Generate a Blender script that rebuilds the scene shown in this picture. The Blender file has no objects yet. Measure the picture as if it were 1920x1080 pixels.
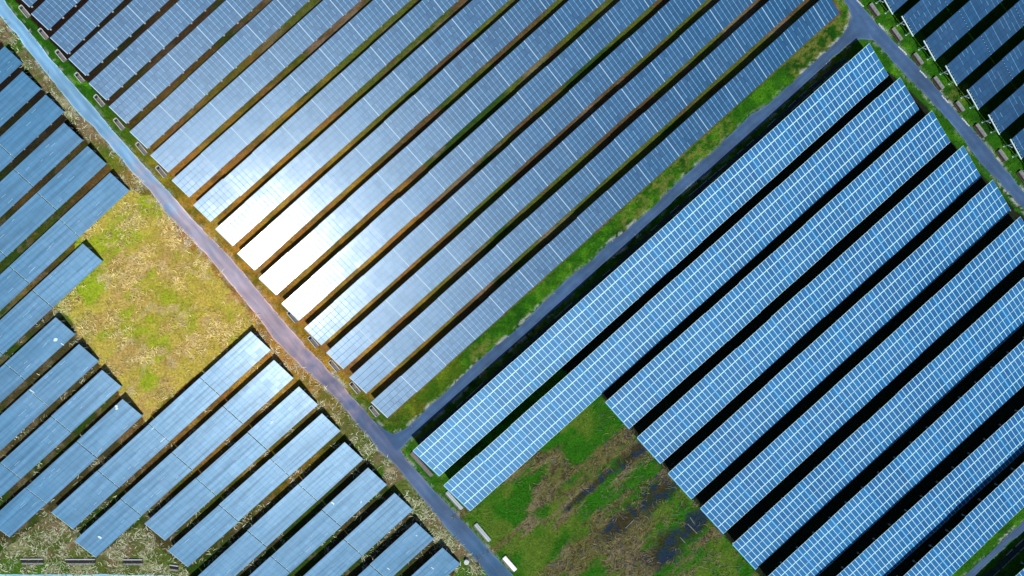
import bpy, math, random
import numpy as np
from mathutils import Vector, Matrix
random.seed(7); RNG = np.random.default_rng(7)
S = bpy.context.scene
COL = S.collection

# ------------------------------------------------------------------ camera (a drone looking straight down)
H = 170.0
KPX = 9.2                       # photograph pixels per metre on the ground
F = KPX * H                     # focal length in photograph pixels
cam_d = bpy.data.cameras.new('camera'); cam_d.lens = 36.0 * F / 1920.0; cam_d.sensor_width = 36.0
cam_d.clip_start = 1.0; cam_d.clip_end = 6000.0
cam = bpy.data.objects.new('camera', cam_d); COL.objects.link(cam); cam.location = (0, 0, H); S.camera = cam

def P(px, py, z=0.0):
    k = (H - z) / F
    return Vector(((px - 960) * k, (540 - py) * k, z))

# ------------------------------------------------------------------ sun and sky
TILT = math.radians(20)
ROW = math.radians(41.9)
def glare_sun(px, py):
    v = Vector(((960 - px) / F, (py - 540) / F, 1)).normalized()
    n = Vector((math.sin(TILT) * math.sin(ROW), -math.sin(TILT) * math.cos(ROW), math.cos(TILT)))
    return (2 * n.dot(v) * n - v).normalized()
SUN = glare_sun(500, 505)
sl = bpy.data.lights.new('sun', 'SUN'); sl.energy = 4.2; sl.angle = math.radians(0.5); sl.color = (1.0, 0.96, 0.90)
so = bpy.data.objects.new('sun', sl); COL.objects.link(so); so.location = SUN * 300
so.rotation_euler = SUN.to_track_quat('Z', 'Y').to_euler()
W = bpy.data.worlds.new('World'); S.world = W; W.use_nodes = True
wt = W.node_tree; bgn = wt.nodes['Background']
sky = wt.nodes.new('ShaderNodeTexSky'); sky.sky_type = 'NISHITA'; sky.sun_disc = False
sky.sun_elevation = math.asin(SUN.z); sky.sun_rotation = math.atan2(SUN.x, SUN.y)
wt.links.new(sky.outputs[0], bgn.inputs[0]); bgn.inputs[1].default_value = 0.06
S.view_settings.view_transform = 'Standard'; S.view_settings.look = 'None'
S.view_settings.exposure = -0.12; S.view_settings.gamma = 1.0

# ------------------------------------------------------------------ helpers
def tag(o, label=None, cat=None, group=None, kind=None):
    if label: o['label'] = label
    if cat: o['category'] = cat
    if group: o['group'] = group
    if kind: o['kind'] = kind
    return o
def empty(name, loc, rz=0.0):
    o = bpy.data.objects.new(name, None); o.empty_display_size = 0.3
    COL.objects.link(o); o.location = loc; o.rotation_euler = (0, 0, rz); return o
def link(name, me, parent=None, loc=(0, 0, 0), rot=(0, 0, 0)):
    o = bpy.data.objects.new(name, me); COL.objects.link(o)
    o.parent = parent; o.location = loc; o.rotation_euler = rot; return o
class MB:
    """collects faces with material slots"""
    def __init__(s): s.v = []; s.f = []; s.m = []
    def quad(s, pts, m=0):
        i = len(s.v); s.v += [tuple(p) for p in pts]; s.f.append(tuple(range(i, i + len(pts)))); s.m.append(m)
    def box(s, x0, x1, y0, y1, z0, z1, m=0, M=None):
        p = [Vector(q) for q in ((x0,y0,z0),(x1,y0,z0),(x1,y1,z0),(x0,y1,z0),(x0,y0,z1),(x1,y0,z1),(x1,y1,z1),(x0,y1,z1))]
        if M: p = [M @ q for q in p]
        i = len(s.v); s.v += [tuple(q) for q in p]
        for f in ((3,2,1,0),(4,5,6,7),(0,1,5,4),(1,2,6,5),(2,3,7,6),(3,0,4,7)):
            s.f.append(tuple(i + k for k in f)); s.m.append(m)
    def tube(s, a, b, r, m=0, n=8, r2=None):
        a = Vector(a); b = Vector(b); q = (b - a).to_track_quat('Z', 'Y'); r2 = r if r2 is None else r2
        i = len(s.v)
        for (c, rr) in ((a, r), (b, r2)):
            for k in range(n):
                t = 2 * math.pi * k / n
                s.v.append(tuple(c + q @ Vector((rr * math.cos(t), rr * math.sin(t), 0))))
        for k in range(n):
            k2 = (k + 1) % n; s.f.append((i + k, i + k2, i + n + k2, i + n + k)); s.m.append(m)
        s.f.append(tuple(i + k for k in reversed(range(n)))); s.m.append(m)
        s.f.append(tuple(i + n + k for k in range(n))); s.m.append(m)
    def mesh(s, name, mats, bevel=0):
        me = bpy.data.meshes.new(name); me.from_pydata(s.v, [], s.f)
        for m in mats: me.materials.append(m)
        me.polygons.foreach_set('material_index', s.m)
        if bevel:
            import bmesh
            b = bmesh.new(); b.from_mesh(me); bmesh.ops.remove_doubles(b, verts=b.verts, dist=1e-4)
            bmesh.ops.bevel(b, geom=[e for e in b.edges if len(e.link_faces) == 2 and e.calc_face_angle() > 0.6], offset=bevel, segments=2, affect='EDGES', clamp_overlap=True)
            b.to_mesh(me); b.free()
        me.update(); return me

def vnoise(x, y, scale, seed, octaves=4, gain=0.5):
    """value-noise fBm in world metres, 0..1"""
    out = np.zeros_like(x, dtype=np.float64); amp = 1.0; tot = 0.0
    for o in range(octaves):
        g = np.random.default_rng(seed * 31 + o).random((257, 257))
        u = x / scale + 1000.37; v = y / scale + 1000.91
        iu = np.floor(u).astype(int); iv = np.floor(v).astype(int); fu = u - iu; fv = v - iv
        fu = fu * fu * (3 - 2 * fu); fv = fv * fv * (3 - 2 * fv)
        a = g[iu % 257, iv % 257]; b = g[(iu + 1) % 257, iv % 257]; c = g[iu % 257, (iv + 1) % 257]; d = g[(iu + 1) % 257, (iv + 1) % 257]
        out += amp * ((a * (1 - fu) + b * fu) * (1 - fv) + (c * (1 - fu) + d * fu) * fv)
        tot += amp; amp *= gain; scale *= 0.5
    return out / tot
def sstep(a, b, x):
    t = np.clip((x - a) / (b - a), 0, 1); return t * t * (3 - 2 * t)

# ------------------------------------------------------------------ materials
def principled(name, col, rough=0.8, **kw):
    m = bpy.data.materials.new(name); m.use_nodes = True; b = m.node_tree.nodes['Principled BSDF']
    b.inputs['Base Color'].default_value = (*col, 1); b.inputs['Roughness'].default_value = rough
    for k, v in kw.items(): b.inputs[k].default_value = v
    return m
def noisy(name, c0, c1, scale, rough=0.8, detail=6, bump=0.0, stretch=None, c2=None, **kw):
    m = principled(name, c0, rough, **kw); nt = m.node_tree; N = nt.nodes; L = nt.links; b = N['Principled BSDF']
    tc = N.new('ShaderNodeTexCoord'); geo = N.new('ShaderNodeNewGeometry')
    src = geo.outputs['Position']
    if stretch:
        m0 = N.new('ShaderNodeMapping'); m0.inputs['Rotation'].default_value = (0, 0, stretch[0])
        mp = N.new('ShaderNodeMapping'); mp.inputs['Scale'].default_value = stretch[1]
        L.new(src, m0.inputs['Vector']); L.new(m0.outputs[0], mp.inputs['Vector']); src = mp.outputs[0]
    n = N.new('ShaderNodeTexNoise'); n.inputs['Scale'].default_value = scale; n.inputs['Detail'].default_value = detail
    n.inputs['Roughness'].default_value = 0.65
    r = N.new('ShaderNodeValToRGB'); r.color_ramp.elements[0].position = 0.3; r.color_ramp.elements[1].position = 0.7
    r.color_ramp.elements[0].color = (*c0, 1); r.color_ramp.elements[1].color = (*c1, 1)
    if c2: e = r.color_ramp.elements.new(0.5); e.color = (*c2, 1)
    L.new(src, n.inputs['Vector']); L.new(n.outputs['Fac'], r.inputs[0]); L.new(r.outputs[0], b.inputs['Base Color'])
    if bump:
        bp = N.new('ShaderNodeBump'); bp.inputs['Strength'].default_value = bump; bp.inputs['Distance'].default_value = 0.1
        L.new(n.outputs['Fac'], bp.inputs['Height']); L.new(bp.outputs[0], b.inputs['Normal'])
    return m

def glass_mat(name, c0, c1, broad, tight, streak=None, dust=0.0, tint=(0.47, 0.78, 1.0)):
    """photovoltaic glass: cell colour varied per module, soft sheen below a clear coat"""
    m = principled(name, c0, broad[0]); nt = m.node_tree; N = nt.nodes; L = nt.links; b = N['Principled BSDF']
    b.inputs['IOR'].default_value = 1.5; b.inputs['Specular IOR Level'].default_value = broad[1]
    b.inputs['Coat Weight'].default_value = tight[1]; b.inputs['Coat Roughness'].default_value = tight[0]; b.inputs['Coat IOR'].default_value = tight[2]
    b.inputs['Specular Tint'].default_value = (*tint, 1); b.inputs['Coat Tint'].default_value = (0.93, 0.95, 1.0, 1)
    at = N.new('ShaderNodeAttribute'); at.attribute_name = 'cell'
    oi = N.new('ShaderNodeObjectInfo')
    mx = N.new('ShaderNodeMix'); mx.data_type = 'RGBA'
    mx.inputs['A'].default_value = (*c0, 1); mx.inputs['B'].default_value = (*c1, 1)
    add = N.new('ShaderNodeMath'); add.operation = 'MULTIPLY_ADD'; add.inputs[1].default_value = 0.35
    L.new(oi.outputs['Random'], add.inputs[0]); 
    sc = N.new('ShaderNodeMath'); sc.operation = 'MULTIPLY'; sc.inputs[1].default_value = 0.65
    L.new(at.outputs['Fac'], sc.inputs[0]); L.new(sc.outputs[0], add.inputs[2])
    L.new(add.outputs[0], mx.inputs['Factor'])
    out = mx.outputs['Result']
    geo = N.new('ShaderNodeNewGeometry')
    if streak:
        m0 = N.new('ShaderNodeMapping'); m0.inputs['Rotation'].default_value = (0, 0, -ROW); mp = N.new('ShaderNodeMapping'); mp.inputs['Scale'].default_value = (0.07, 1.7, 1)
        L.new(geo.outputs['Position'], m0.inputs['Vector']); L.new(m0.outputs[0], mp.inputs['Vector'])
        n = N.new('ShaderNodeTexNoise'); n.inputs['Scale'].default_value = 1.0; n.inputs['Detail'].default_value = 5
        L.new(mp.outputs[0], n.inputs['Vector'])
        m2 = N.new('ShaderNodeMix'); m2.data_type = 'RGBA'; m2.blend_type = 'MULTIPLY'; m2.inputs['Factor'].default_value = 1.0
        r = N.new('ShaderNodeValToRGB'); r.color_ramp.elements[0].position = 0.32; r.color_ramp.elements[1].position = 0.62
        r.color_ramp.elements[0].color = (streak, streak, streak, 1); r.color_ramp.elements[1].color = (1.08, 1.08, 1.08, 1)
        L.new(n.outputs['Fac'], r.inputs[0]); L.new(out, m2.inputs['A']); L.new(r.outputs[0], m2.inputs['B']); out = m2.outputs['Result']
        ms = N.new('ShaderNodeMath'); ms.operation = 'MULTIPLY'; ms.inputs[1].default_value = broad[1]; L.new(r.outputs[0], ms.inputs[0]); L.new(ms.outputs[0], b.inputs['Specular IOR Level'])
    # thin dust film in large soft patches
    n = N.new('ShaderNodeTexNoise'); n.inputs['Scale'].default_value = 0.12; n.inputs['Detail'].default_value = 6
    L.new(geo.outputs['Position'], n.inputs['Vector'])
    r = N.new('ShaderNodeMapRange'); r.inputs['From Min'].default_value = 0.4; r.inputs['From Max'].default_value = 0.75
    r.inputs['To Max'].default_value = dust
    m3 = N.new('ShaderNodeMix'); m3.data_type = 'RGBA'; m3.inputs['B'].default_value = (0.22, 0.27, 0.36, 1)
    L.new(n.outputs['Fac'], r.inputs['Value']); L.new(r.outputs[0], m3.inputs['Factor']); L.new(out, m3.inputs['A'])
    L.new(m3.outputs['Result'], b.inputs['Base Color'])
    return m

M_cellA = glass_mat('cell_fine_grid', (0.006, 0.064, 0.165), (0.013, 0.098, 0.240), (0.375, 0.78), (0.170, 0.32, 1.5), dust=0.05, tint=(0.57, 0.79, 1.0))
M_cellB = glass_mat('cell_framed', (0.003, 0.085, 0.275), (0.012, 0.150, 0.40), (0.48, 0.90), (0.22, 0.3, 1.5), dust=0.05, tint=(0.42, 0.78, 0.95))
M_cellC = glass_mat('cell_smooth', (0.014, 0.135, 0.290), (0.028, 0.172, 0.345), (0.39, 0.72), (0.20, 0.12, 1.5), streak=0.72, dust=0.08, tint=(0.58, 0.80, 1.0))
M_cellD = glass_mat('cell_dark', (0.014, 0.064, 0.155), (0.022, 0.094, 0.22), (0.42, 0.5), (0.22, 0.3, 1.5), dust=0.06)
M_white = principled('white_frame', (0.52, 0.84, 0.88), 0.45)
M_alu = principled('aluminium_frame', (0.30, 0.52, 0.70), 0.45)
M_line = principled('thin_frame', (0.15, 0.38, 0.60), 0.5)
M_dark = principled('dark_backing', (0.012, 0.042, 0.10), 0.6)
M_cback = principled('blue_backing', (0.02, 0.10, 0.24), 0.5)
M_seam = principled('seam_strip', (0.16, 0.46, 0.72), 0.5)
M_steel = noisy('galvanised_steel', (0.42, 0.60, 0.66), (0.60, 0.78, 0.82), 3.0, 0.5)
M_conc = noisy('footing_concrete', (0.24, 0.24, 0.25), (0.42, 0.42, 0.44), 6.0, 0.9)

# ------------------------------------------------------------------ panel sections
MESH = {}
def section_mesh(kind, ncol, variant):
    key = (kind, ncol, variant)
    if key in MESH: return MESH[key]
    k = KIND[kind]; rng = random.Random(hash((kind, ncol, variant)) & 0xffff if False else ncol * 17 + variant * 101 + ord(kind))
    cw = k['cw']; gx = k['gx']; w = k['w']; gys = k['gy']                   # gaps: before first, between, after last
    nrow = len(gys) - 1; ch = (w - sum(gys)) / nrow
    Ls = ncol * cw
    v = []; f = []; cell = []
    y = 0.0
    for r in range(nrow):
        y -= gys[r]
        for c in range(ncol):
            x0 = c * cw + gx / 2; x1 = (c + 1) * cw - gx / 2
            a = rng.gauss(0, k['jit']); b2 = rng.gauss(0, k['jit']); hx = (x1 - x0) / 2; hy = ch / 2; i = len(v)
            for (sx, sy) in ((-1, -1), (1, -1), (1, 1), (-1, 1)):
                v.append(((x0 + x1) / 2 + sx * hx, y - ch / 2 + sy * hy, 0.03 + sx * hx * a + sy * hy * b2))
            f.append((i, i + 1, i + 2, i + 3)); cell.append(min(1, max(0, rng.gauss(0.5, 0.22) if rng.random() > k['odd'] else 1.0 if rng.random() < 0.5 else 0.0)))
        y -= ch
    me = bpy.data.meshes.new('panel_section'); me.from_pydata(v, [], f); me.materials.append(k['mat'])
    at = me.attributes.new('cell', 'FLOAT', 'FACE'); at.data.foreach_set('value', cell)
    me.update()
    # the frame below the glass
    b = MB(); b.box(0.02, Ls - 0.02, -w, 0, -0.05, 0.0, 0)
    if kind in 'AD':
        for c in range(1, ncol):
            lw = rng.choice((0.04, 0.05, 0.06)) if kind == 'A' else rng.choice((0, 0.025, 0.035))
            if not lw: continue
            yy = -0.02
            for r in range(nrow):
                if rng.random() < (0.9 if kind == 'A' else 0.6):
                    b.box(c * cw - lw, c * cw + lw, yy - (w - 0.04) / nrow + 0.04, yy - 0.04, 0.0, 0.045, 1)
                yy -= (w - 0.04) / nrow
    if kind == 'A': b.box(-0.07, 0.09, -w + 0.03, -0.03, 0.001, 0.05, 2)
    if kind == 'D':
        for q in range(7): b.box(-0.03, 0.10, -0.3 - q * (w - 0.5) / 6.0 - 0.12, -0.3 - q * (w - 0.5) / 6.0, 0.001, 0.05, 2)
    if kind == 'B': b.box(-0.09, 0.13, -w + 0.04, -0.04, 0.0, 0.052, 2)
    if kind in 'C':
        b.box(-0.0, 0.04, -w, 0, 0.001, 0.045, 1)
        for q in range(rng.randint(2, 5)):          # short bright strips in place of glints along the module joints
            x0 = rng.uniform(0.5, max(0.6, Ls - 2)); yy = -w * rng.randint(1, 5) / 6.0 + rng.uniform(-0.3, 0.3); b.box(x0, x0 + rng.uniform(0.4, 1.5), yy - 0.022, yy + 0.022, 0.001, 0.055, 2)
    fm = b.mesh('frame', k['fmats'])
    MESH[key] = (me, fm, Ls); return MESH[key]
KIND = {
    'A': dict(cw=0.99, gx=0.05, gy=[0.03, 0.07, 0.07, 0.07, 0.03], jit=0.0032, odd=0.06, mat=M_cellA, fmats=[M_dark, M_line, M_alu], ncol=8, gap=0.02, zlo=0.85, tilt=20, ls=3.96, edge=M_line),
    'B': dict(cw=0.985, gx=0.105, gy=[0.07, 0.21, 0.12, 0.21, 0.07], jit=0.003, odd=0.06, mat=M_cellB, fmats=[M_white, M_white, M_seam], ncol=9, gap=0.03, zlo=1.6, tilt=20, ls=4.43, edge=M_white),
    'C': dict(cw=1.25, gx=0.022, gy=[0.04] + [0.022] * 5 + [0.04], jit=0.0035, odd=0.05, mat=M_cellC, fmats=[M_cback, M_white, M_alu], ncol=11, gap=0.14, zlo=0.6, tilt=17.5, ls=4.0, edge=M_line),
    'D': dict(cw=0.99, gx=0.05, gy=[0.03, 0.08, 0.08, 0.08, 0.03], jit=0.005, odd=0.1, mat=M_cellD, fmats=[M_dark, M_line, M_alu], ncol=9, gap=0.02, zlo=1.9, tilt=20, ls=4.46, edge=M_line),
}
LEGS = {}
def leg_mesh(h, r=0.07, foot=0.24):
    key = (round(h, 2), r, foot)
    if key not in LEGS:
        b = MB(); b.tube((0, 0, -0.05), (0, 0, h), r, 0, 8); b.tube((0, 0, -0.1), (0, 0, 0.16), foot, 1, 10, foot * 0.85)
        b.box(-r * 1.8, r * 1.8, -r * 1.8, r * 1.8, 0.161, 0.19, 0)
        LEGS[key] = b.mesh('leg', [M_steel, M_conc])
    return LEGS[key]
RAIL = {}
def make_row(kind, TL, TR, wpx, label, group, zadd=0.0, end_beam=False):
    """TL, TR: photograph pixels of the two ends of the high edge; wpx: seen width in pixels"""
    k = KIND[kind]; t = math.radians(k['tilt'])
    d = wpx / KPX
    rise = d * math.tan(t); zhi = k['zlo'] + rise
    a = P(*TL, zhi); b = P(*TR, zhi)
    u = (b - a); Lg = u.length; ang = math.atan2(u.y, u.x)
    # true width so that the low edge lands at the seen distance (measured at the row's middle)
    mid = P((TL[0] + TR[0]) / 2, (TL[1] + TR[1]) / 2, zhi); pv = Vector((math.sin(ang), -math.cos(ang), 0))
    for _ in range(6):
        zl = zhi - d * math.tan(t); q = mid + pv * d; q.z = zl
        kk = F / (H - zl); k2 = F / (H - zhi)
        seen = (Vector((q.x, q.y)) * kk - Vector((mid.x, mid.y)) * k2).dot(Vector((pv.x, pv.y)))
        d *= wpx / seen
    w = d / math.cos(t); k['w'] = w = round(w, 1)
    d = w * math.cos(t); rise = w * math.sin(t); zhi = k['zlo'] + rise + zadd
    root = empty('solar_panel_row', (a.x, a.y, 0), ang); tag(root, label, 'solar panels', group)
    ls = k['ncol'] * k['cw'] + k['gap']; n = max(1, round(Lg / ls)); 
    x = 0.0; i = 0
    tot = max(1, round((Lg + k['gap']) / k['cw'])); first = k['ncol']
    if kind == 'C': first = tot % k['ncol'] or k['ncol']; first = first if first > 2 else first + k['ncol']
    while x < Lg - 0.6:
        nc = first if i == 0 else min(k['ncol'], max(1, round((Lg - x) / k['cw'])))
        key = (kind, w)
        me, fm, Ls = section_mesh_w(kind, nc, i % 5, w)
        s = link('panel_section', me, root, (x, RNG.normal(0, 0.035), zhi + RNG.normal(0, 0.012)), (t + RNG.normal(0, 0.0025), RNG.normal(0, 0.0018), RNG.normal(0, 0.0012)))
        link('frame', fm, s)
        x += Ls + k['gap']; i += 1
    # purlins and legs
    for yy in (0.22, 0.78):
        key = (round(Lg, 1), round(w, 1), yy)
        bb = MB(); bb.box(0.1, x - 0.1 - k['gap'], -0.06, 0.06, -0.16, -0.055)
        link('purlin', bb.mesh('purlin', [M_steel]), root, (0, -w * yy * math.cos(t), zhi - w * yy * math.sin(t) ), (t, 0, 0))
    ls = k['ls']; m = max(2, int(round(x / ls)) + 1); step = (x - 0.5) / (m - 1)
    lowy = 0.92 if kind in 'AC' else 0.8
    for j in range(m):
        xx = 0.25 + j * step
        if end_beam and j == 0: xx = -0.28
        for yy in (0.22, lowy):
            hz = zhi - w * yy * math.sin(t) - 0.12
            link('leg', leg_mesh(hz, 0.085, 0.13) if end_beam and j == 0 else leg_mesh(hz), root, (xx, -w * yy * math.cos(t), 0))
    if end_beam:
        bb = MB(); bb.box(-0.36, -0.14, -w - 0.15, 0.05, -0.14, 0.0); bb.box(-0.14, 0.1, -w * 0.3, -w * 0.3 + 0.12, -0.15, -0.06)
        link('end_beam', bb.mesh('end_beam', [M_steel]), root, (0, 0, zhi - 0.02), (t, 0, 0))
        bb = MB(); bb.tube((-0.28, -w * 0.22 * math.cos(t), 1.5), (-0.28, -w * 0.34 * math.cos(t), 2.1), 0.07); bb.box(-0.35, -0.21, -w * 0.36, -w * 0.32, 2.0, 2.2)
        link('brace', bb.mesh('brace', [M_steel]), root)
    return root
def section_mesh_w(kind, nc, var, w):
    KIND[kind]['w'] = w; key = (kind, nc, var + 1000 * int(round(w * 100)))
    return section_mesh(kind, nc, key[2])

ORD = ['first','second','third','fourth','fifth','sixth','seventh','eighth','ninth','tenth','eleventh','twelfth','thirteenth','fourteenth','fifteenth','sixteenth','seventeenth','eighteenth','nineteenth','twentieth']
def extend(p, q, y=None, px=0):
    dx, dy = q[0] - p[0], q[1] - p[1]; l = math.hypot(dx, dy); return (q[0] + dx / l * px, q[1] + dy / l * px)

# block A: fine-grid rows of the upper middle
A = [((22,-18),(60,-54),44),((57,24.5),(83,0),44.5),((92,69),(164,0),45.5),((127,109),(247,0),46),((165,155),(334,0),46.5),((203,199),(422,0),46.5),((242,246),(510,0),46.5),
     ((281,290),(605,0),46.5),((321,337),(699,0),46),((362,384),(791,0),46),((403,429),(885,0),46),((444,475),(975,0),46),((485,522),(1067,0),46),((527,569),(1163,0),46),
     ((570,615),(1257,0),45.5),((612,661),(1350,0),45),((655,707),(1443,0),44.5),((696,754),(1537,0),43)]
for i, (tl, tr, wp) in enumerate(A):
    n = len(A) - i
    tr2 = extend(tl, tr, px=130 if i < 17 else 20)
    lab = 'fine-gridded blue solar row, %s up-left of the diagonal road' % ORD[n - 1]
    if n == 1: lab = 'fine-gridded blue solar row bordering the green verge of the diagonal road'
    if i == 0: lab = 'fine-gridded blue solar row cut by the top left corner of the photo'
    make_row('A', tl, tr2, wp, lab, 'fine-gridded solar rows above the diagonal road')
# block B: white framed rows, lower right
B = [((774,845),(1631,80),69),((832,910),(1687,145),69),((1135,754),(1744,210),66.5),((1194,820),(1803,275),66.5),((1252,887),(1858,340),65.5),((1312,952),(1914,404),64.5),
     ((1372,1019),(1973,470),64),((1432,1085),(2030,532),63),((1564,1080),(2010,678),62),((1689,1080),(2000,787),60.5),((1898,1080),(1990,996),60)]
for i, (tl, tr, wp) in enumerate(B):
    if i == 8: tl = extend(tr, tl, px=100)
    if i in (9, 10): tl = extend(tr, tl, px=90)
    lab = ['long white-framed solar row running right beside the diagonal road and dark channel',
           'long white-framed solar row, second from the diagonal road, above the rough field',
           'white-framed solar row, third from the diagonal road, ending at the rough field'][i] if i < 3 else 'white-framed bright blue solar row, %s from the diagonal road' % ORD[i]
    if i == 9: lab = 'white-framed solar row bordering the green verge in the lower right corner'
    if i == 10: lab = 'white-framed solar row beyond the lower right road, at the bottom right corner'
    make_row('B', tl, tr, wp, lab, 'white-framed solar rows right of the diagonal road')
# block C: smooth rows on the left; given by their right end, some with a left end
C = [((5,87),None,47),((42,132),None,48),((81,180),None,48),((121,227),None,49),((160,275),None,50),((204,324),None,50),((150,460),None,50.5),((102,596),None,49),((145,647),None,49),((187,697),None,49),
     ((231,747),(-22,978),49),((466,625),(96,961),51),((512,676),(139,1014),50.5),((559,726),(271,982),49.5),((602,776),(314,1032),48.5),((649,826),None,47.5),((692,875),None,47.5),((737,926),None,47),((783,977),None,46),((827,1029),None,46)]
for i, (tr, tl, wp) in enumerate(C):
    if tl is None:
        s = math.radians(42.9 if i < 7 else 42.3); d = (-math.cos(s), math.sin(s))
        ll = min((tr[0] + 70) / -d[0] if d[0] else 1e9, (1145 - tr[1]) / d[1]); ll = max(ll, 60)
        tl = (tr[0] + d[0] * ll, tr[1] + d[1] * ll)
    if i < 6: lab = 'smooth pale blue solar row in the upper left block, %s from its top' % ORD[i]
    elif i == 6: lab = 'smooth pale blue solar row set back alone behind the dry grass field'
    elif i < 11: lab = 'smooth blue solar row whose end meets the dry grass field, %s from the left edge group top' % ORD[i - 7]
    else: lab = 'smooth blue solar row, %s below the dry field, ending at the narrow path' % ORD[i - 11]
    if 7 <= i < 11: lab = ['smooth blue solar row with white splatter near its end', 'smooth blue solar row with a white sliver at its first joint', 'smooth clean blue solar row between the splattered one and the field corner', 'smooth blue solar row with a small white square near its end'][i - 7]
    make_row('C', tl, tr, wp, lab, 'smooth solar rows left of the narrow path')
# block D: dark rows, upper right, seen with their end posts
Dd = [((1653,-15),44.5),((1693,29),41),((1734,75),41),((1775,122),40.5),((1815,167),40.5),((1855,214),40),((1896,260),40),((1936,306),40)]
for i, (tl, wp) in enumerate(Dd):
    s = math.radians(41.6); ll = max(60, (2010 - tl[0]) / math.cos(s)); ll = min(ll, (tl[1] + 90) / math.sin(s)) if tl[1] > 40 else min(ll, 170)
    tr = (tl[0] + math.cos(s) * ll, tl[1] - math.sin(s) * ll)
    make_row('D', tl, tr, wp, 'dark solar row on pale end posts beside the right road, %s from the top' % ORD[i], 'dark solar rows of the upper right block', end_beam=True)

# ------------------------------------------------------------------ roads and paths (structure)
M_road = noisy('blue_asphalt', (0.030, 0.082, 0.19), (0.052, 0.118, 0.25), 0.5, 0.85, detail=10, bump=0.1)
M_path = noisy('worn_path', (0.14, 0.33, 0.56), (0.23, 0.50, 0.76), 0.6, 0.85, detail=10, bump=0.15, stretch=(math.radians(50), (0.25, 1.6, 1)))
def add_surface_and_glow(m):
    # the pale surface gives way to dark asphalt, with glare glow painted mauve between
    nt = m.node_tree; N = nt.nodes; L = nt.links; b = N['Principled BSDF']; src = b.inputs['Base Color'].links[0].from_socket
    a = N.new('ShaderNodeAttribute'); a.attribute_name = 'surfacing_glow'
    no = N.new('ShaderNodeTexNoise'); no.inputs['Scale'].default_value = 0.35; no.inputs['Detail'].default_value = 8
    g = N.new('ShaderNodeNewGeometry'); L.new(g.outputs['Position'], no.inputs['Vector'])
    ad = N.new('ShaderNodeMath'); ad.operation = 'MULTIPLY_ADD'; ad.inputs[1].default_value = 0.30; sb = N.new('ShaderNodeMath'); sb.operation = 'SUBTRACT'; sb.inputs[1].default_value = 0.15
    L.new(no.outputs['Fac'], ad.inputs[0]); L.new(a.outputs['Fac'], ad.inputs[2]); L.new(ad.outputs[0], sb.inputs[0])
    r = N.new('ShaderNodeValToRGB'); cr = r.color_ramp
    for e, (p, c) in zip([cr.elements[0], cr.elements[1]], [(0.0, (1, 1, 1)), (1.0, (0.17, 0.25, 0.33))]): e.position = p; e.color = (*c, 1)
    for p, c in ((0.25, (0.92, 0.85, 0.85)), (0.40, (1.9, 0.80, 0.66)), (0.60, (2.0, 0.72, 0.56)), (0.74, (0.50, 0.33, 0.40))): e = cr.elements.new(p); e.color = (*c, 1)
    mx = N.new('ShaderNodeMix'); mx.data_type = 'RGBA'; mx.blend_type = 'MULTIPLY'; mx.inputs['Factor'].default_value = 1
    L.new(sb.outputs[0], r.inputs[0]); L.new(src, mx.inputs['A']); L.new(r.outputs[0], mx.inputs['B']); L.new(mx.outputs['Result'], b.inputs['Base Color'])
def add_tracks(m):
    nt = m.node_tree; N = nt.nodes; L = nt.links; b = N['Principled BSDF']; src = b.inputs['Base Color'].links[0].from_socket
    a = N.new('ShaderNodeAttribute'); a.attribute_name = 'across'
    g = N.new('ShaderNodeNewGeometry'); no = N.new('ShaderNodeTexNoise'); no.inputs['Scale'].default_value = 0.5; no.inputs['Detail'].default_value = 9; no.inputs['Roughness'].default_value = 0.7; L.new(g.outputs['Position'], no.inputs['Vector'])
    sh = N.new('ShaderNodeMath'); sh.operation = 'MULTIPLY_ADD'; sh.inputs[1].default_value = 0.22; sh.inputs[2].default_value = -0.11
    ad = N.new('ShaderNodeMath'); ad.operation = 'ADD'; L.new(no.outputs['Fac'], sh.inputs[0]); L.new(sh.outputs[0], ad.inputs[0]); L.new(a.outputs['Fac'], ad.inputs[1])
    r = N.new('ShaderNodeValToRGB'); cr = r.color_ramp; cr.elements[0].position = 0.02; cr.elements[0].color = (1.9, 1.6, 1.25, 1); cr.elements[1].position = 0.98; cr.elements[1].color = (1.9, 1.6, 1.25, 1)
    for p, c in ((0.08, (1.05, 1.03, 1.0)), (0.25, (0.90, 0.92, 0.95)), (0.36, (1.0, 1.0, 1.0)), (0.5, (1.16, 1.12, 1.06)), (0.64, (1.0, 1.0, 1.0)), (0.76, (0.90, 0.92, 0.95)), (0.92, (1.05, 1.03, 1.0))): e = cr.elements.new(p); e.color = (*c, 1)
    no2 = N.new('ShaderNodeTexNoise'); no2.inputs['Scale'].default_value = 0.13; no2.inputs['Detail'].default_value = 7; L.new(g.outputs['Position'], no2.inputs['Vector'])
    mr = N.new('ShaderNodeMapRange'); mr.inputs['From Min'].default_value = 0.35; mr.inputs['From Max'].default_value = 0.65; mr.inputs['To Min'].default_value = 0.78; mr.inputs['To Max'].default_value = 1.18; L.new(no2.outputs['Fac'], mr.inputs['Value'])
    for f in (r.outputs[0], mr.outputs[0]):
        mx = N.new('ShaderNodeMix'); mx.data_type = 'RGBA'; mx.blend_type = 'MULTIPLY'; mx.inputs['Factor'].default_value = 1
        L.new(src, mx.inputs['A']); L.new(f, mx.inputs['B']); src = mx.outputs['Result']
    L.new(ad.outputs[0], r.inputs[0]); L.new(src, b.inputs['Base Color'])
add_surface_and_glow(M_path); add_tracks(M_path); add_tracks(M_road)
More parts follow.
